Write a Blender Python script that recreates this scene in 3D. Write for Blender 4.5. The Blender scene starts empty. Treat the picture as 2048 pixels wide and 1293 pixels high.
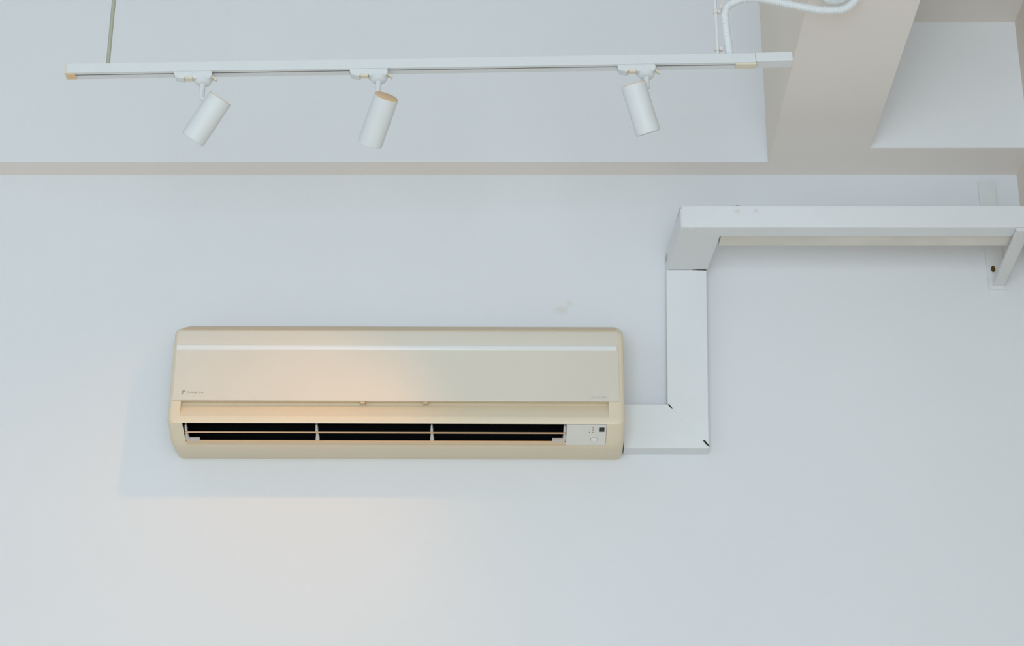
import bpy, math
from mathutils import Vector, Matrix

S = bpy.context.scene
COL = S.collection

# ------------------------------------------------------------------ camera, world, lights, exposure
cam_d = bpy.data.cameras.new('camera')
cam_d.sensor_width = 36.0
cam_d.lens = 36.0 * 4000.0 / 2048.0
cam_d.clip_end = 100
cam = bpy.data.objects.new('camera', cam_d)
COL.objects.link(cam)
cam.location = (0, -4.34, 1.6)
cam.rotation_euler = (math.radians(90 + 23.677), 0, 0)
S.camera = cam

w = bpy.data.worlds.new('daylight')
S.world = w
w.use_nodes = True
bg = w.node_tree.nodes['Background']
bg.inputs['Color'].default_value = (0.83, 0.97, 1.07, 1)
bg.inputs['Strength'].default_value = 0.38

ld = bpy.data.lights.new('front_fill', 'AREA')      # added soft fill behind the camera, lifts the recess and ceilings
ld.shape = 'RECTANGLE'
ld.size, ld.size_y = 3.0, 3.0
ld.energy = 205
ld.color = (0.80, 0.94, 1.07)
lamp = bpy.data.objects.new('front_fill', ld)
COL.objects.link(lamp)
lamp.location = (-0.28, -6.9, 1.55)
lamp.rotation_euler = (math.radians(90), 0, 0)

S.view_settings.view_transform = 'Standard'
S.view_settings.look = 'None'
S.view_settings.exposure = -0.27
S.view_settings.gamma = 1.0
S.view_settings.use_curve_mapping = False


# ------------------------------------------------------------------ materials
def mat(name, col, rough=0.6, spec=0.3, metal=0.0, noise=0.0, nscale=40.0, bump=0.0, bscale=300.0):
    m = bpy.data.materials.new(name)
    m.use_nodes = True
    nt = m.node_tree
    b = nt.nodes['Principled BSDF']
    b.inputs['Base Color'].default_value = (*col, 1)
    b.inputs['Roughness'].default_value = rough
    b.inputs['Metallic'].default_value = metal
    b.inputs['Specular IOR Level'].default_value = spec
    tc = nt.nodes.new('ShaderNodeTexCoord')
    if noise:
        n = nt.nodes.new('ShaderNodeTexNoise')
        n.inputs['Scale'].default_value = nscale
        n.inputs['Detail'].default_value = 4
        nt.links.new(tc.outputs['Object'], n.inputs['Vector'])
        r = nt.nodes.new('ShaderNodeValToRGB')
        r.color_ramp.elements[0].position = 0.3
        r.color_ramp.elements[1].position = 0.7
        r.color_ramp.elements[0].color = (*[c * (1 - noise) for c in col], 1)
        r.color_ramp.elements[1].color = (*[min(1, c * (1 + noise)) for c in col], 1)
        nt.links.new(n.outputs['Fac'], r.inputs['Fac'])
        nt.links.new(r.outputs['Color'], b.inputs['Base Color'])
    if bump:
        n2 = nt.nodes.new('ShaderNodeTexNoise')
        n2.inputs['Scale'].default_value = bscale
        n2.inputs['Detail'].default_value = 3
        nt.links.new(tc.outputs['Object'], n2.inputs['Vector'])
        bp = nt.nodes.new('ShaderNodeBump')
        bp.inputs['Strength'].default_value = bump
        bp.inputs['Distance'].default_value = 0.002
        nt.links.new(n2.outputs['Fac'], bp.inputs['Height'])
        nt.links.new(bp.outputs['Normal'], b.inputs['Normal'])
    return m


def stain_spots(m, spots):
    """mix stains of their own shape into a material: (centre, radii, colour, strength)"""
    nt = m.node_tree
    b = nt.nodes['Principled BSDF']
    tc = nt.nodes.new('ShaderNodeTexCoord')
    for (c, rad, col, st) in spots:
        mp = nt.nodes.new('ShaderNodeMapping')
        mp.vector_type = 'POINT'
        mp.inputs['Location'].default_value = [-c[i] / rad[i] for i in range(3)]
        mp.inputs['Scale'].default_value = [1 / r for r in rad]
        nt.links.new(tc.outputs['Object'], mp.inputs['Vector'])
        nz = nt.nodes.new('ShaderNodeTexNoise')
        nz.inputs['Scale'].default_value = 2.2
        nz.inputs['Detail'].default_value = 3
        nt.links.new(mp.outputs['Vector'], nz.inputs['Vector'])
        ln = nt.nodes.new('ShaderNodeVectorMath')
        ln.operation = 'LENGTH'
        nt.links.new(mp.outputs['Vector'], ln.inputs[0])
        ad = nt.nodes.new('ShaderNodeMath')
        ad.operation = 'MULTIPLY_ADD'
        ad.inputs[1].default_value = 1.4
        nt.links.new(nz.outputs['Fac'], ad.inputs[0])
        nt.links.new(ln.outputs['Value'], ad.inputs[2])
        mr = nt.nodes.new('ShaderNodeMapRange')
        mr.inputs['From Min'].default_value = 0.7
        mr.inputs['From Max'].default_value = 1.7
        mr.inputs['To Min'].default_value = st
        mr.inputs['To Max'].default_value = 0.0
        nt.links.new(ad.outputs[0], mr.inputs['Value'])
        mx = nt.nodes.new('ShaderNodeMix')
        mx.data_type = 'RGBA'
        nt.links.new(mr.outputs['Result'], mx.inputs['Factor'])
        src = b.inputs['Base Color']
        if src.links:
            nt.links.new(src.links[0].from_socket, mx.inputs['A'])
        else:
            mx.inputs['A'].default_value = src.default_value
        mx.inputs['B'].default_value = (*col, 1)
        nt.links.new(mx.outputs['Result'], src)
    return m


M = {}
M['wall'] = mat('wall_paint', (0.80, 0.81, 0.82), 0.85, 0.15, noise=0.012, nscale=1.6, bump=0.12, bscale=220)
stain_spots(M['wall'], [((0.118, 0.0, 3.536), (0.022, 0.05, 0.014), (0.66, 0.58, 0.45), 0.42),
                        ((0.138, 0.0, 3.553), (0.012, 0.05, 0.012), (0.70, 0.70, 0.58), 0.5)])
M['ceiling'] = mat('ceiling_paint', (0.89, 0.825, 0.775), 0.9, 0.1, noise=0.015, nscale=2.0, bump=0.1, bscale=220)
M['beige'] = mat('beige_paint', (0.86, 0.775, 0.68), 0.9, 0.1, noise=0.015, nscale=2.0)
M['recess'] = mat('recess_lifted_white', (0.90, 0.91, 0.91), 0.85, 0.15, noise=0.01, nscale=2)  # brighter than the wall white, makes up for weak light in the recess
M['floor'] = mat('wood_bounce_floor', (0.80, 0.68, 0.53), 0.5, 0.3, noise=0.15, nscale=6)
M['white'] = mat('white_enamel', (0.745, 0.765, 0.765), 0.45, 0.35, noise=0.01, nscale=30)
M['trunk'] = mat('white_pvc', (0.815, 0.83, 0.835), 0.5, 0.3, noise=0.012, nscale=12)
stain_spots(M['trunk'], [((-0.0440, -0.030, 0.487), (0.012, 0.030, 0.013), (0.40, 0.24, 0.07), 0.95),
                         ((-0.0290, -0.235, 0.5010), (0.008, 0.055, 0.010), (0.42, 0.33, 0.16), 0.85),
                         ((0.101, -0.27, 0.490), (0.010, 0.02, 0.007), (0.62, 0.58, 0.48), 0.6),
                         ((0.144, -0.27, 0.492), (0.008, 0.02, 0.008), (0.62, 0.58, 0.48), 0.5)])
M['trunk_base'] = mat('tan_pvc', (0.78, 0.74, 0.66), 0.6, 0.2, noise=0.06, nscale=9)  # tan tone for the strip behind the long run
M['cream'] = mat('cream_plastic', (0.80, 0.69, 0.515), 0.42, 0.35, noise=0.02, nscale=5, bump=0.05, bscale=600)
M['cream_panel'] = mat('cream_panel_plastic', (0.755, 0.695, 0.595), 0.38, 0.35, noise=0.02, nscale=4, bump=0.05, bscale=600)
M['cream_dark'] = mat('yellowed_warm_lit_plastic', (0.70, 0.54, 0.36), 0.45, 0.3, noise=0.03, nscale=6)  # yellowed tone, also holds the warm light of the top band
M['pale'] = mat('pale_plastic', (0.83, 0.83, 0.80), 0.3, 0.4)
M['display'] = mat('display_plastic', (0.76, 0.73, 0.67), 0.35, 0.4)
M['black'] = mat('black_plastic', (0.006, 0.006, 0.007), 0.7, 0.1)
M['led'] = mat('indicator_plastic', (0.36, 0.29, 0.17), 0.4, 0.3)
M['lens'] = mat('dark_lens', (0.02, 0.022, 0.018), 0.2, 0.4)
M['ink'] = mat('grey_ink', (0.36, 0.34, 0.28), 0.6, 0.2)
M['ink_blue'] = mat('pale_grey_ink', (0.46, 0.48, 0.46), 0.6, 0.2)
M['louvre'] = mat('louvre_warm_lit_plastic', (0.86, 0.54, 0.30), 0.4, 0.3)  # orange carries the warm spotlight glow on the blades
M['bracket_white'] = mat('louvre_bracket_plastic', (0.62, 0.56, 0.52), 0.45, 0.3)
M['tan'] = mat('tan_plastic', (0.80, 0.56, 0.335), 0.5, 0.3, noise=0.04, nscale=90)
M['tan_light'] = mat('pale_tan_plastic', (0.78, 0.70, 0.55), 0.5, 0.3)
M['hose'] = mat('conduit_plastic', (0.85, 0.87, 0.87), 0.45, 0.3)
M['slot'] = mat('dark_slot', (0.10, 0.08, 0.055), 0.6, 0.2)
M['steel'] = mat('aged_steel', (0.50, 0.51, 0.40), 0.4, 0.5, metal=0.35)
M['rod_washed'] = mat('washed_out_steel', (0.78, 0.80, 0.78), 0.4, 0.4)  # steel like the other rod, its washed-out brightness put into the colour
M['rust'] = mat('rusty_steel', (0.10, 0.065, 0.02), 0.8, 0.1)
M['bracket'] = mat('bracket_paint', (0.78, 0.785, 0.775), 0.5, 0.3, noise=0.02, nscale=25)
M['gap'] = mat('dark_joint', (0.03, 0.03, 0.018), 0.9, 0.05)
M['clip'] = mat('clip_plastic', (0.80, 0.74, 0.69), 0.5, 0.3)
M['lamp_glass'] = mat('lamp_glass', (0.75, 0.74, 0.70), 0.15, 0.5)


# ------------------------------------------------------------------ mesh helpers
class MB:
    def __init__(self):
        self.v, self.f = [], []

    def poly(self, pts):
        i = len(self.v)
        self.v += [tuple(p) for p in pts]
        self.f.append(list(range(i, i + len(pts))))

    def box(self, x0, x1, y0, y1, z0, z1):
        return self.hexa([(x0, y0, z0), (x1, y0, z0), (x1, y1, z0), (x0, y1, z0),
                          (x0, y0, z1), (x1, y0, z1), (x1, y1, z1), (x0, y1, z1)])

    def hexa(self, p):
        i = len(self.v)
        self.v += [tuple(q) for q in p]
        for f in ((0, 3, 2, 1), (4, 5, 6, 7), (0, 1, 5, 4), (1, 2, 6, 5), (2, 3, 7, 6), (3, 0, 4, 7)):
            self.f.append([i + k for k in f])
        return self

    def loft(self, rings, closed=True, caps=True):
        n = len(rings[0])
        i = len(self.v)
        for r in rings:
            self.v += [tuple(q) for q in r]
        for a in range(len(rings) - 1):
            for b in range(n if closed else n - 1):
                c = (b + 1) % n
                self.f.append([i + a * n + b, i + a * n + c, i + (a + 1) * n + c, i + (a + 1) * n + b])
        if caps:
            self.f.append([i + k for k in range(n)][::-1])
            self.f.append([i + (len(rings) - 1) * n + k for k in range(n)])
        return self

    def tube(self, path, radii, seg=14):
        pts = [Vector(p) for p in path]
        if not isinstance(radii, (list, tuple)):
            radii = [radii] * len(pts)
        t0 = (pts[1] - pts[0]).normalized()
        u = t0.orthogonal().normalized()
        rings = []
        for k, p in enumerate(pts):
            t = (pts[min(k + 1, len(pts) - 1)] - pts[max(k - 1, 0)])
            t = t.normalized() if t.length > 1e-9 else t0
            u = (u - t * u.dot(t)).normalized()
            v = t.cross(u)
            rings.append([p + (u * math.cos(2 * math.pi * s / seg) + v * math.sin(2 * math.pi * s / seg)) * radii[k]
                          for s in range(seg)])
        return self.loft(rings)

    def lathe(self, prof, seg=32):
        """prof: (r, z) along the local z axis"""
        rings = [[(r * math.cos(2 * math.pi * s / seg), r * math.sin(2 * math.pi * s / seg), z) for s in range(seg)]
                 for r, z in prof]
        return self.loft(rings)

    def xf(self, mtx):
        self.v = [tuple(mtx @ Vector(p)) for p in self.v]
        return self

    def build(self, name, material, parent=None, bevel=0.0, smooth=False, seg=2, origin=None):
        import bmesh
        me = bpy.data.meshes.new(name)
        o_ = Vector(origin) if origin else Vector((0, 0, 0))
        me.from_pydata([tuple(Vector(p) - o_) for p in self.v], [], self.f)
        bm = bmesh.new()
        bm.from_mesh(me)
        bmesh.ops.remove_doubles(bm, verts=bm.verts, dist=1e-6)
        bmesh.ops.recalc_face_normals(bm, faces=bm.faces)
        bm.to_mesh(me)
        bm.free()
        me.materials.append(material)
        o = bpy.data.objects.new(name, me)
        COL.objects.link(o)
        o.location = o_
        if parent:
            o.parent = parent
        if bevel:
            md = o.modifiers.new('bevel', 'BEVEL')
            md.width = bevel
            md.segments = seg
            md.limit_method = 'ANGLE'
            md.angle_limit = math.radians(35)
        if smooth:
            for p in me.polygons:
                p.use_smooth = True
            try:
                me.set_sharp_from_angle(angle=math.radians(38))
            except Exception:
                pass
        return o


def thing(name, loc, label, cat, group=None):
    o = bpy.data.objects.new(name, None)
    o.empty_display_size = 0.05
    COL.objects.link(o)
    o.location = loc
    o['label'] = label
    o['category'] = cat
    if group:
        o['group'] = group
    return o


def structure(o, label=None):
    o['kind'] = 'structure'
    if label:
        o['label'] = label
    return o


# ------------------------------------------------------------------ the setting
H = 3.8995            # underside of the low ceiling
TOP = 5.60            # ceiling of the high part
XL, XR = -3.2, 1.2356
YF = -7.0
VX = 0.6205           # edge of the high part
VY = -0.0644          # ceiling lip along the back wall
CX, CY, CZ = 0.8545, -0.135, 4.252    # recess in the low ceiling
CY2 = -5.6

structure(MB().box(XL, XR + 0.12, 0.0, 0.15, 0.0, TOP + 0.1).build('wall_back', M['wall']),
          'plain white plaster back wall behind the wall unit')
structure(MB().box(XR, XR + 0.12, YF, 0.0, 0.0, TOP + 0.1).build('wall_right', M['beige']))
structure(MB().box(XL - 0.12, XL, YF, 0.15, 0.0, TOP + 0.1).build('added_wall_left', M['wall']))  # unseen, added to cut ambient light from the left
structure(MB().box(XL, XR + 0.12, YF, 0.15, -0.1, 0.0).build('floor', M['floor']))  # unseen, added in a warm tone to bounce light onto the ceilings
cl = MB()
cl.box(VX, CX, YF, VY, H, H + 0.0005 + 0.12)              # strip between the high part and the recess
cl.box(CX, XR, CY, VY, H, H + 0.12)                       # lip behind the recess
cl.box(CX, XR, YF, CY2, H, H + 0.12)                      # in front of the recess
cl.box(XL, XR, VY, 0.0, H, H + 0.12)                      # lip along the back wall
ceil = structure(cl.build('ceiling', M['ceiling']), 'low pale ceiling with a stepped recess and an open high part')
MB().box(CX, XR, CY2, CY, CZ, CZ + 0.05).build('recess_top', M['ceiling'], ceil)
MB().box(CX, XR, CY, CY + 0.05, H + 0.12, CZ).build('recess_back', M['recess'], ceil)
MB().box(CX - 0.05, CX, CY2, CY, H + 0.12, CZ).build('recess_side', M['recess'], ceil)
MB().box(CX, XR, CY2 - 0.05, CY2, H + 0.12, CZ).build('recess_front', M['recess'], ceil)
# edge faces: brightened white in the recess, wall-white in the high part
MB().box(CX, XR, CY - 0.0015, CY, H, H + 0.12).build('recess_edge', M['recess'], ceil)
structure(MB().box(XL, VX, VY, 0.0, H + 0.12, TOP).build('wall_upper_back', M['wall']),
          'upper white wall standing slightly proud of the back wall, behind the lighting track')
MB().box(XL, VX, VY - 0.0015, VY, H, H + 0.12).build('lower_edge', M['wall'], bpy.data.objects['wall_upper_back'])
structure(MB().box(VX, VX + 0.10, YF, VY, H + 0.12, TOP).build('wall_upper_right', M['beige']))
structure(MB().box(XL, XR, YF, 0.0, TOP, TOP + 0.1).build('ceiling_high', M['wall']))

MB().box(VX - 0.0015, VX, YF, VY - .0015, H, H + 0.12).build('lower_edge', M['beige'], bpy.data.objects['wall_upper_right'])

# ------------------------------------------------------------------ wall air conditioner
AX, AZ = -0.2575, 3.30
ac = thing('air_conditioner', (AX, 0, AZ),
           'yellowed cream wall air conditioner with dark open louvre slot on white wall', 'air conditioner')
ac.rotation_euler = (0, math.radians(0.18), 0)
W2 = 0.5100
PROF = [(0, 3.4940), (.040, 3.4749), (.090, 3.4512), (.130, 3.4313), (.155, 3.4165), (.1650, 3.4070), (.1680, 3.3980), (.1700, 3.3747),
        (.1713, 3.3557), (.1735, 3.3121), (.1755, 3.2544), (.1760, 3.2349), (.1780, 3.2150), (.1805, 3.1963), (.1825, 3.1883),
        (.1800, 3.1797), (.1540, 3.1675), (.1280, 3.1552), (.1160, 3.1515), (.104, 3.1495), (.05, 3.1555), (.02, 3.1585), (0, 3.1608)]
NP = len(PROF)


def normals2(pr):
    out = []
    for i in range(len(pr)):
        a, b = pr[max(i - 1, 0)], pr[min(i + 1, len(pr) - 1)]
        t = Vector((b[0] - a[0], b[1] - a[1])).normalized()
        out.append(Vector((-t[1], t[0])))
    return out


NRM = normals2(PROF)      # travelling down the front, (-tz, td) points outwards


def prof_at(off):
    """profile pushed outwards by off (negative: inwards), as (depth, z)"""
    r = []
    for (d, z), n in zip(PROF, NRM):
        r.append((max(0.0, d + n[0] * off), z + n[1] * off))
    r[0] = (0.0, PROF[0][1] + (off if off < 0 else 0))
    r[-1] = (0.0, PROF[-1][1] - (off if off < 0 else 0))
    return r


cols = [-W2, -W2 + .001, -W2 + .004, -W2 + .009, -W2 + .016, -.4822, -.4754, .4683, .4735,
        W2 - .0275, W2 - .016, W2 - .009, W2 - .004, W2 - .001, W2]


def rnd(x, r=.013):
    e = min(W2 - abs(x), r)
    return -(r - math.sqrt(max(0, r * r - (r - e) ** 2)))


def row_radius(i):
    """the ends are rounded more at the top and along the lower front"""
    return .010 if 1 <= i <= 5 else .019 if 15 <= i <= 19 else .016 if i == 14 else .012


cm = MB()
grid = []
for cxx in cols:
    row = []
    for i in range(NP):
        d, z = prof_at(rnd(cxx, row_radius(i)))[i]
        x = cxx
        if cxx == -.4754 and 15 <= i <= 17:
            x = cxx + (i - 15) * .0012
        row.append((x, -d, z - AZ))
    grid.append(row)
for c in range(len(cols) - 1):
    for r in range(NP - 1):
        if 5 <= c <= 7 and 11 <= r <= 12:
            continue
        if c == 6 and 15 <= r <= 16:
            continue
        cm.poly([grid[c][r], grid[c][r + 1], grid[c + 1][r + 1], grid[c + 1][r]])
cm.poly(grid[0])
cm.poly(grid[-1][::-1])
cm.poly([grid[0][0], grid[-1][0], grid[-1][-1], grid[0][-1]])
cm.build('casing', M['cream'], ac, smooth=True)


def band(rows, x0, x1, off, edge=.003, lift=.0):
    """a strip lying on the casing profile between rows, proud by off, with rounded ends"""
    mb = MB()
    P0 = prof_at(0)
    P1 = prof_at(off)
    sec = [(x0, 0.0), (x0 + .0006, .6), (x0 + edge, 1.0), (x1 - edge, 1.0), (x1 - .0006, .6), (x1, 0.0)]
    rings = []
    for x, k in sec:
        ring = []
        for j, i in enumerate(rows):
            a, b = P0[i], P1[i]
            kk = k
            ring.append((x, -(a[0] + (b[0] - a[0]) * kk), a[1] + (b[1] - a[1]) * kk - AZ))
        # close behind the surface
        for i in reversed(rows):
            a, n = P0[i], NRM[i]
            ring.append((x, -(a[0] - n[0] * .002), a[1] - n[1] * .002 - AZ))
        rings.append(ring)
    mb.loft(rings)
    return mb


band([5, 6, 7, 8, 9, 10, 11], -.5020, .4985, .0025).build('front_panel', M['cream_panel'], ac, smooth=True)
band([1, 2, 3, 4], -.4960, .4960, .0015).build('warm_lit_top_band', M['cream_dark'], ac)  # orange-tan colour stands for warm lamp light on the sloping top
# raised strip on the upper front panel, its highlight painted as a pale colour
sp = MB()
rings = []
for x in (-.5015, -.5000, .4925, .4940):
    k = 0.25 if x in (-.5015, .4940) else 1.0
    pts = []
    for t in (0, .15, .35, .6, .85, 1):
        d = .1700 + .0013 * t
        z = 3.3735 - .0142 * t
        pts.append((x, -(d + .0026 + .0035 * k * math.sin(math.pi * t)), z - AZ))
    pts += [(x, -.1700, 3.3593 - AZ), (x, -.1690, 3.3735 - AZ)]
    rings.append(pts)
sp.loft(rings).build('highlight_strip', M['pale'], ac, smooth=True,
                     )['label'] = 'raised strip with painted pale highlight across the upper front panel'

# recess below the front panel
RL, RR = -.4822, .4735
rec = [(.1760, 3.2349), (.1775, 3.2335), (.1590, 3.2385), (.1600, 3.2316), (.1645, 3.2235), (.1705, 3.2135), (.1760, 3.2040), (.1805, 3.1963)]
rm = MB()
rm.loft([[(x, -d, z - AZ) for d, z in rec] for x in (RL, RR)], closed=False, caps=False)
for x in (RL, RR):
    rm.poly([(x, -d, z - AZ) for d, z in rec + [(.1780, 3.2150)]])
rm.build('recess_panel', M['cream'], ac)
for px in (-.0748, .0650):
    MB().box(px - .006, px + .004, -.1765, -.160, 3.2300 - AZ, 3.2345 - AZ).build('latch', M['cream_dark'], ac, bevel=.001)

# outlet cavity (dark inside)
OL, OR = -.4754, .4683
cav = [(.1800, 3.1797), (.158, 3.205), (.10, 3.235), (.05, 3.225), (.035, 3.195), (.06, 3.170), (.128, 3.1552)]
cv = MB()
cv.loft([[(x, -d, z - AZ) for d, z in cav] for x in (OL - .0005, OR)], closed=False, caps=False)
for x in (OL - .0005, OR):
    cv.poly([(x, -d, z - AZ) for d, z in cav])
cv.build('outlet_cavity', M['black'], ac)


def on_out(t, off=0.0):
    """point (depth, z) on the sloping outlet plane; t = 0 at its upper edge, 1 at its lower edge"""
    d = .180 + (.128 - .180) * t
    z = 3.1797 + (3.1552 - 3.1797) * t
    nx, nz = .426, -.904          # outward normal (depth, z)
    return d + nx * off, z + nz * off - AZ


def plate_on_out(x0, x1, t0, t1, off0, off1):
    mb = MB()
    p = []
    for off in (off0, off1):
        for (x, t) in ((x0, t0), (x1, t0), (x1, t1), (x0, t1)):
            d, z = on_out(t, off)
            p.append((x, -d, z))
    return mb.hexa(p)


# louvre blades: thin curved vanes across the opening
for t, dep, th, m_ in ((.50, .032, .0034, M['louvre']), (.965, .026, .0030, M['louvre'])):
    d, z = on_out(t, -.001)
    mb = MB()
    rings = []
    for x in (-.4725, .377):
        ring = []
        for s in (0, .35, .7, 1):
            ring.append((x, -(d - dep * s), z + dep * .385 * s + th / 2))
        for s in (1, .7, .35, 0):
            ring.append((x, -(d - dep * s), z + dep * .385 * s - th / 2))
        rings.append(ring)
    mb.loft(rings).build('louvre_blade', m_, ac, bevel=.0006)
# slim carriers that hold the blades
for x in (-.4695, -.1776, .0790, .3755):
    mb = MB()
    for t0, t1, w0, w1 in ((.16, .46, .0016, .0030), (.54, .95, .0018, .0045)):
        a, b = on_out(t0, -.003), on_out(t1, -.001)
        c, e = on_out(t0, -.012), on_out(t1, -.012)
        mb.hexa([(x - w1, -b[0], b[1]), (x + w1, -b[0], b[1]), (x + w1, -e[0], e[1]), (x - w1, -e[0], e[1]),
                 (x - w0, -a[0], a[1]), (x + w0, -a[0], a[1]), (x + w0, -c[0], c[1]), (x - w0, -c[0], c[1])])
    mb.build('louvre_carrier', M['bracket_white'], ac, bevel=.0005)
for x0, x1 in ((-.4650, -.4410), (.348, .375)):
    plate_on_out(x0, x1, .84, .98, -.006, .0005).build('louvre_stop', M['bracket_white'], ac, bevel=.0008)
# ledge below the opening
lm = MB()
lm.loft([[(x, -d, z - AZ) for d, z in ((.1290, 3.1556), (.1225, 3.1522), (.1195, 3.1515), (.1195, 3.1545), (.126, 3.1580))]
         for x in (-.470, .3791)]).build('outlet_ledge', M['cream_dark'], ac)
# control panel
cp = plate_on_out(.3791, .4678, .02, 1.12, -.004, .0012).build('control_panel', M['display'], ac, bevel=.0008)
plate_on_out(.4516, .4638, .16, .38, .0010, .0018).build('receiver_window', M['lens'], cp)
for x, t in ((.4382, .17), (.4382, .29), (.4382, .42), (.4306, .42)):
    plate_on_out(x - .0011, x + .0011, t - .025, t + .025, .001, .0016).build('indicator_light', M['led'], cp)
for r, o0, o1, m_, nm in ((.0085, .0008, .0016, M['ink'], 'button_rim'), (.0072, .0010, .0024, M['pale'], 'button')):
    bt = MB()
    rings = []
    for off in (o0, o1):
        ring = []
        for s in range(24):
            a = 2 * math.pi * s / 24
            d, z = on_out(.80 + math.sin(a) * r * .68 / .0575, off)
            ring.append((.4416 + math.cos(a) * r, -d, z))
        rings.append(ring)
    bt.loft(rings).build(nm, m_, cp, smooth=True)


# lettering printed on the panel
def letters(name, body, x0, wid, hgt, z0, d0, m_, parent):
    cu = bpy.data.curves.new(name, 'FONT')
    cu.body = body
    cu.size = 1.0
    cu.extrude = 0.0
    o = bpy.data.objects.new(name + '_curve', cu)
    COL.objects.link(o)
    bpy.context.view_layer.update()
    me = bpy.data.meshes.new_from_object(o)
    bpy.data.objects.remove(o)
    xs = [v.co.x for v in me.vertices]
    ys = [v.co.y for v in me.vertices]
    sx, sy = wid / (max(xs) - min(xs)), hgt / (max(ys) - min(ys))
    for v in me.vertices:
        x = (v.co.x - min(xs)) * sx + x0
        h = (v.co.y - min(ys)) * sy
        v.co = (x, -(d0 - h * .04), z0 + h - AZ)
    me.materials.clear()
    me.materials.append(m_)
    ob = bpy.data.objects.new(name, me)
    COL.objects.link(ob)
    ob.parent = parent
    return ob


fp = bpy.data.objects['front_panel']
letters('lettering', 'DAIKIN', -.4702, .0365, .0052, 3.2510, .1784, M['ink'], fp)
em = MB()
em.poly([(-.4825, -.1786, 3.2500 - AZ), (-.4805, -.1783, 3.2585 - AZ), (-.4722, -.1783, 3.2585 - AZ), (-.4775, -.1784, 3.2545 - AZ)])
em.poly([(-.4818, -.1786, 3.2488 - AZ), (-.4770, -.1784, 3.2532 - AZ), (-.4790, -.1786, 3.2490 - AZ)])
em.build('emblem', M['ink'], fp)
letters('small_lettering', 'INVERTER', .4355, .0350, .0038, 3.2428, .1787, M['ink_blue'], fp)

# ------------------------------------------------------------------ pipe trunking
tk = thing('pipe_trunking', (0.412, 0, 3.172),
           'white boxed pipe trunking running from the wall unit up, out and right along the wall', 'trunking')
T0 = Vector((0.412, 0, 3.172))


def tpart(name, mb, m_, bevel=.0025, **k):
    mb.v = [tuple(Vector(p) - T0) for p in mb.v]
    return mb.build(name, m_, tk, bevel=bevel, **k)


TD = .043
# horizontal cover (mitred at its right end)
hx0, hz0, hz1 = .2560, 3.172, 3.2795
vl0, vl1 = .3590, .3668       # left edge of the riser, bottom and top (it leans slightly)
vr0, vr1 = .4535, .4612
vz1 = 3.6215
tpart('horizontal_cover', MB().hexa([(hx0, -TD, hz0), (.4490, -TD, hz0), (.4490, 0, hz0), (hx0, 0, hz0),
                                     (hx0, -TD, hz1), (.3588, -TD, hz1), (.3588, 0, hz1), (hx0, 0, hz1)]), M['trunk'], .0005)
tpart('vertical_cover', MB().hexa([(.3588, -TD, hz1), (.4490, -TD, hz0), (.4490, 0, hz0), (.3588, 0, hz1),
                                   (vl1, -TD, vz1), (vr1, -TD, vz1), (vr1, 0, vz1), (vl1, 0, vz1)]), M['trunk'], .0005)
# open corners of the mitre joint
tpart('joint_gap', MB().hexa([(.3590, -TD - .0004, hz1 - .001), (.3615, -TD - .0004, hz1 + .0012), (.3615, -TD + .004, hz1 + .0012), (.3590, -TD + .004, hz1 - .001),
                              (.3680, -TD - .0004, hz1 - .0115), (.3705, -TD - .0004, hz1 - .0108), (.3705, -TD + .004, hz1 - .0108), (.3680, -TD + .004, hz1 - .0115)]), M['gap'], 0)
tpart('joint_gap', MB().hexa([(.4365, -TD - .0004, hz0 + .0185), (.4415, -TD - .0004, hz0 + .0190), (.4415, -TD + .004, hz0 + .0190), (.4365, -TD + .004, hz0 + .0185),
                              (.4455, -TD - .0004, hz0 + .0065), (.4515, -TD - .0004, hz0 + .0050), (.4515, -TD + .004, hz0 + .0050), (.4455, -TD + .004, hz0 + .0065)]), M['gap'], 0)
tpart('joint_gap', MB().hexa([(.4280, -TD - .0004, vz1 - .0004), (.4610, -TD - .0004, vz1 - .0016), (.4610, -TD + .004, vz1 - .0016), (.4280, -TD + .004, vz1 - .0004),
                              (.4280, -TD - .0004, vz1 + .0004), (.4610, -TD - .0004, vz1 + .0016), (.4610, -TD + .004, vz1 + .0016), (.4280, -TD + .004, vz1 + .0004)]), M['gap'], 0)
# run that comes out from the wall, ending in a mitre
oz0, oz1 = 3.6225, 3.6775
DF, DB = .270, .223
tpart('outgoing_cover', MB().hexa([(.3668, 0, oz0), (.3836, -DF, oz0), (.4766, -DB, oz0), (.4612, 0, oz0),
                                   (.3668, 0, oz1), (.3836, -DF, oz1), (.4766, -DB, oz1), (.4612, 0, oz1)]), M['trunk'], .0015)
# long run to the right
tpart('front_cover', MB().hexa([(.3846, -DF, oz0), (XR - .001, -DF, oz0), (XR - .001, -DB, oz0), (.4776, -DB, oz0),
                                (.3846, -DF, oz1), (XR - .001, -DF, oz1), (XR - .001, -DB, oz1), (.4776, -DB, oz1)]), M['trunk'], .0018)
tpart('joint_strip', MB().hexa([(.3900, -DF + .0030, oz0 - .0006), (.3925, -DF + .0020, oz0 - .0006), (.4766, -DB - .0016, oz0 - .0006), (.4745, -DB - .0008, oz0 - .0006),
                                (.3900, -DF + .0030, oz0 + .0006), (.3925, -DF + .0020, oz0 + .0006), (.4766, -DB - .0016, oz0 + .0006), (.4745, -DB - .0008, oz0 + .0006)]), M['pale'], 0)
tpart('back_channel', MB().box(.4790, XR - .001, -DB, -.164, oz0 + .004, oz1 - .004), M['trunk_base'], .0015)
tpart('screw_head', MB().lathe([(.0085, 0), (.0075, .003), (.003, .0045)], 14).xf(Matrix.Translation((.515, -DF + .012, oz1))), M['rust'], 0, smooth=True)

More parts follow.
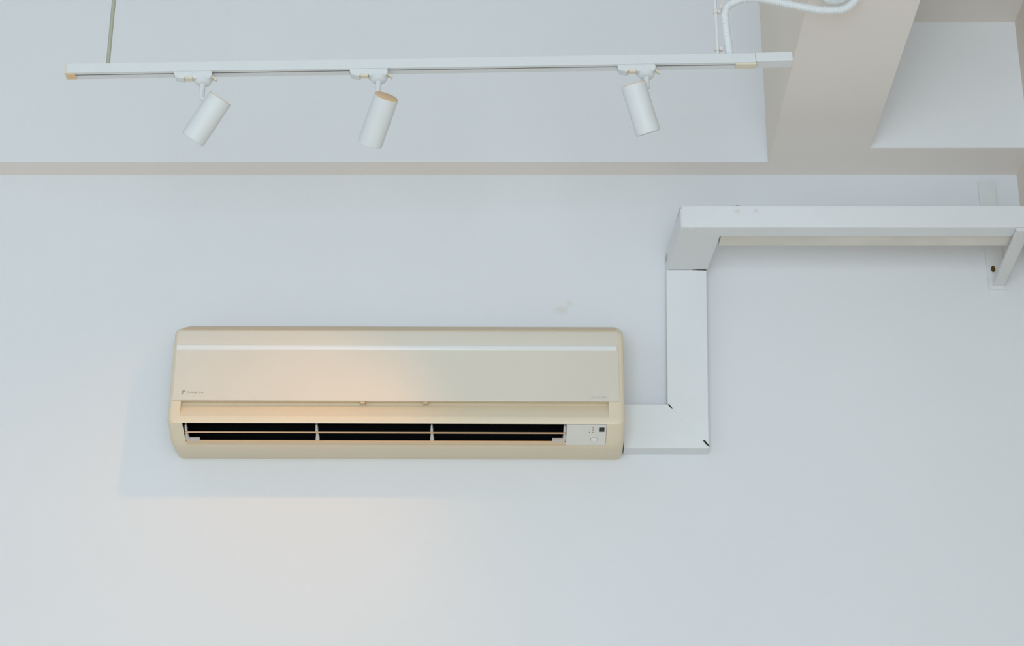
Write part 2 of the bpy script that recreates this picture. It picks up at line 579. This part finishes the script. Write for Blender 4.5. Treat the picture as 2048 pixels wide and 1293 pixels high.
# ------------------------------------------------------------------ bracket that carries the trunking
br = thing('wall_bracket', (1.158, 0, 3.60),
           'white painted metal wall bracket under the right end of the long trunking run', 'bracket')
B0 = Vector((1.158, 0, 3.60))


def bpart(name, mb, m_, bevel=.001, **k):
    mb.v = [tuple(Vector(p) - B0) for p in mb.v]
    return mb.build(name, m_, br, bevel=bevel, **k)


bpart('wall_plate', MB().box(1.1375, 1.1785, -.006, 0, 3.588, 3.880), M['bracket'])
bpart('arm', MB().hexa([(1.1480, -.006, 3.5960), (1.1450, -.268, 3.6140), (1.1760, -.268, 3.6140), (1.1740, -.006, 3.5960),
                        (1.1480, -.006, 3.6050), (1.1450, -.268, 3.6223), (1.1760, -.268, 3.6223), (1.1740, -.006, 3.6050)]), M['bracket'])
bpart('arm_lip', MB().box(1.1640, 1.1900, -.276, -.2685, 3.592, 3.6223), M['bracket'])
bpart('bolt', MB().lathe([(.0050, 0), (.0050, .004), (.0035, .006)], 10).xf(Matrix.Translation((1.1515, -.006, 3.641)) @ Matrix.Rotation(math.radians(90), 4, 'X') @ Matrix.Scale(1.6, 4, (0, 1, 0))), M['rust'], 0)

# ------------------------------------------------------------------ suspended lighting track
SL = math.radians(1.05)
RX, RY, RZ = -.9082, -.83, 3.7143 - .0212
tr = thing('lighting_track', (RX, RY, RZ),
           'slim white lighting track hanging on two rods in front of the upper wall', 'lighting track')
tr.rotation_euler = (0, -SL, 0)
LEN, RH, RD = 1.4240, .0212, .0255
# rail: channel section with a dark groove in its underside
sec = [(0, 0), (0, RH), (RD, RH), (RD, 0), (.0135, 0), (.0135, .009), (.0080, .009), (.0080, 0)]
rl = MB()
rl.loft([[(x, y, z) for y, z in sec] for x in (.004, 1.3640)])
rl.loft([[(x, y, z) for y, z in ((0, 0), (0, RH), (RD, RH), (RD, 0))] for x in (1.3640, LEN - .02)])
rl.build('rail', M['white'], tr)
MB().box(.022, 1.3640, .0082, .0133, .0020, .0085).build('conductor_groove', M['slot'], tr)
MB().box(0, .004, -.0008, RD + .0008, -.0008, RH + .0008).build('end_cap', M['tan_light'], tr, bevel=.0008)
MB().box(.004, .022, .0012, RD - .004, -.0030, .0008).build('end_stop', M['tan'], tr, bevel=.001)
MB().box(1.3640, 1.4060, .0020, RD - .006, -.0035, .0008).build('contact_block', M['tan_light'], tr, bevel=.001)
MB().box(1.4050, 1.4800, -.001, RD + .001, RH - .0200, RH + .0006).xf(
    Matrix.Translation((1.407, 0, 0)) @ Matrix.Rotation(math.radians(-1.1), 4, 'Y') @ Matrix.Translation((-1.407, 0, 0))).build(
    'feed_connector', M['white'], tr, bevel=.0012)
MB().box(1.4270, 1.4530, .004, RD - .004, RH, RH + .0030).build('feed_clip', M['slot'], tr, bevel=.001)


def rod(x, zb, r, m_, nm):
    """vertical rod up to the high ceiling, in the track's own (slightly tilted) frame"""
    mi = Matrix.Translation((RX, RY, RZ)) @ Matrix.Rotation(-SL, 4, 'Y')
    inv = mi.inverted()
    a, b = inv @ Vector((x, RY + .013, zb)), inv @ Vector((x, RY + .013, TOP))
    return MB().tube([a, b], r, 12).build(nm, m_, tr, smooth=True), inv


rod(-.8240, 3.716, .0041, M['steel'], 'hanging_rod')[0]['label'] = 'dull olive grey metal hanging rod'
ro, inv = rod(.4205, 3.739, .0035, M['rod_washed'], 'hanging_rod')
ro['label'] = 'pale hanging rod beside the conduit'
mi = inv.inverted()
for z in (3.757, 3.846):
    MB().box(-.0055, .0035, -.0055, .0055, -.004, .004).xf(inv @ Matrix.Translation((.4205, RY + .013, z))).build('rod_clamp', M['clip'], tr, bevel=.0012)

# ------------------------------------------------------------------ flexible conduit
PATH = [(.4450, -.817, 3.7400), (.4419, -.817, 3.7791), (.4392, -.817, 3.8211), (.4390, -.817, 3.8400), (.4455, -.818, 3.8590),
        (.4664, -.820, 3.8724), (.4925, -.820, 3.8775), (.5183, -.820, 3.8765), (.554, -.820, 3.8680), (.5948, -.820, 3.8578),
        (.6270, -.820, 3.8510), (.6580, -.820, 3.8485), (.6870, -.820, 3.8530), (.7090, -.821, 3.8720), (.7176, -.828, 3.8860),
        (.7090, -.850, 3.8885), (.6780, -.870, 3.8885), (.6460, -.855, 3.8885), (.6400, -.828, 3.8880), (.6580, -.801, 3.8875),
        (.6810, -.797, 3.8875), (.6960, -.815, 3.8885), (.6850, -.840, 3.8885)]


def catmull(pts, step):
    P = [Vector(p) for p in pts]
    P = [P[0] * 2 - P[1]] + P + [P[-1] * 2 - P[-2]]
    dense = []
    for i in range(1, len(P) - 2):
        for k in range(40):
            t = k / 40
            a, b, c, d = P[i - 1], P[i], P[i + 1], P[i + 2]
            dense.append(.5 * ((2 * b) + (c - a) * t + (2 * a - 5 * b + 4 * c - d) * t * t + (3 * b - a - 3 * c + d) * t ** 3))
    dense.append(P[-2])
    out = [dense[0]]
    acc = 0
    for a, b in zip(dense, dense[1:]):
        L = (b - a).length
        while acc + L >= step:
            f = (step - acc) / L
            a = a.lerp(b, f)
            out.append(a)
            L = (b - a).length
            acc = 0
        acc += L
    return out


pts = catmull(PATH, .0011)
radii = [.0091 if (k % 4) in (0, 1) else .0070 for k in range(len(pts))]
cd = thing('flexible_conduit', PATH[0], 'white ribbed flexible conduit curling from the track to the ceiling', 'conduit')
cmb = MB().tube([p - Vector(PATH[0]) for p in pts], radii, 12)
cmb.build('hose', M['hose'], cd)
for z in (3.757, 3.846):
    MB().box(.4246, .4310, -.8215, -.8125, z - .004, z + .004).xf(Matrix.Translation(-Vector(PATH[0]))).build('cable_tie', M['clip'], cd, bevel=.001)
tie = MB().tube([Vector(p) - Vector(PATH[0]) for p in ((.4285, -.826, 3.848), (.4325, -.828, 3.860), (.4430, -.832, 3.874), (.4540, -.836, 3.886))], .0021, 8)
tie.build('thin_wire', M['clip'], cd, smooth=True)


# ------------------------------------------------------------------ spotlights on the track
def spotlight(label, xa, centre, axis, length, lit=0):
    """xa: world x of the swivel; axis points from the lit end to the back cap"""
    zt = RZ + math.tan(SL) * (xa - RX)
    base = Vector((xa, RY + .011, zt))
    t = thing('track_spotlight', base, label, 'spotlight', 'spotlights on the track')
    yc = .0
    # adapter that clips in the rail
    ad = MB()
    ad.loft([[(x, y, z) for y, z in ((-.011, .0), (.011, .0), (.0095, zz), (-.0095, zz))]
             for x, zz in ((-.0585, -.004), (-.0555, -.0125), (-.040, -.0165), (-.036, -.0125), (.012, -.0125), (.016, -.0055), (.018, -.002))])
    R_ = Matrix.Rotation(-SL, 4, 'Y')
    ad.xf(R_).build('adapter', M['white'], t, bevel=.001)
    MB().loft([[(x, y, z) for y, z in ((-.0125, -.004), (.0125, -.004), (.0115, zz), (-.0115, zz))]
               for x, zz in ((-.022, -.010), (-.019, -.0165), (.015, -.0165), (.019, -.010))]).xf(R_).build('adapter_body', M['white'], t, bevel=.0015)
    MB().hexa([(.017, -.004, -.010), (.0265, -.004, -.0185), (.0265, .004, -.0185), (.017, .004, -.010),
               (.019, -.004, -.006), (.0285, -.004, -.0140), (.0285, .004, -.0140), (.019, .004, -.006)]).build('lock_lever', M['tan_light'], t, bevel=.0008)
    MB().box(-.036, -.020, -.0105, .002, -.0175, -.0125).build('adapter_key', M['tan_light'], t, bevel=.001)
    MB().lathe([(.0125, -.0160), (.0165, -.0165), (.0165, -.0215), (.0140, -.0245), (.0110, -.0265)], 24).build('swivel_base', M['white'], t, smooth=True)
    ax = Vector(axis).normalized()
    c = Vector(centre) - base
    rr = .0254
    q = ax.to_track_quat('Z', 'Y').to_matrix().to_4x4()
    T = Matrix.Translation(c) @ q
    # arm from the swivel to the side of the body, near the back
    side = c + ax * (length * .5 - .018)
    a0 = Vector((0, 0, -.024))
    perp = (a0 - side)
    perp = (perp - ax * perp.dot(ax)).normalized()
    a2 = side + perp * (rr - .002)
    mid = Vector((0, (a2.y) * .6, min(-.040, a2.z + .010)))
    am = MB().tube([a0, mid, (mid + a2) / 2, a2], [.0062, .0062, .0060, .0058], 14)
    am.build('arm', M['white'], t, smooth=True)
    h = length * .5
    body = MB().lathe([(.0216, -h + .010), (.0216, -h + .0005), (.0238, -h), (rr, -h + .0012), (rr, h - .0010), (rr - .0008, h)], 40)
    body.xf(T).build('lamp_body', M['white'], t, smooth=True)
    MB().lathe([(.0212, -h + .010), (.0212, -h + .013)], 32).xf(T).build('lens', M['lamp_glass'], t)
    MB().lathe([(rr - .0009, h - .0008), (rr - .0009, h + .0008), (rr - .002, h + .0014)], 40).xf(T).build('back_cap', M['tan'], t, smooth=True)['label'] = 'tan back cap'
    if lit:
        sd = bpy.data.lights.new('spotlight_bulb', 'SPOT')
        sd.energy = lit
        sd.color = (1.0, 0.40, 0.03)
        sd.spot_size = math.radians(92)
        sd.spot_blend = 1.0
        sd.shadow_soft_size = 0.012
        so = bpy.data.objects.new('spotlight_bulb', sd)
        COL.objects.link(so)
        so.parent = t
        so.location = T @ Vector((0, 0, -h - .002))
        so.rotation_euler = Vector((-.357, .592, -.721)).to_track_quat('-Z', 'Y').to_euler()
    return t


spotlight('white cylinder spotlight nearest the rod at the left track end, tilted down left', -.6272,
          (-.6142, -.826, 3.5882), (.557, -.3335, .7606), .0992)
spotlight('middle white spotlight on the track with its round tan back cap facing the viewer', -.2710,
          (-.2697, -.818, 3.5894), (.3396, -.6706, .6595), .1045, lit=8.5)
spotlight('white cylinder spotlight nearest the conduit, leaning down to the right', .2729,
          (.2592, -.826, 3.6118), (-.301, -.418, .856), .1028)
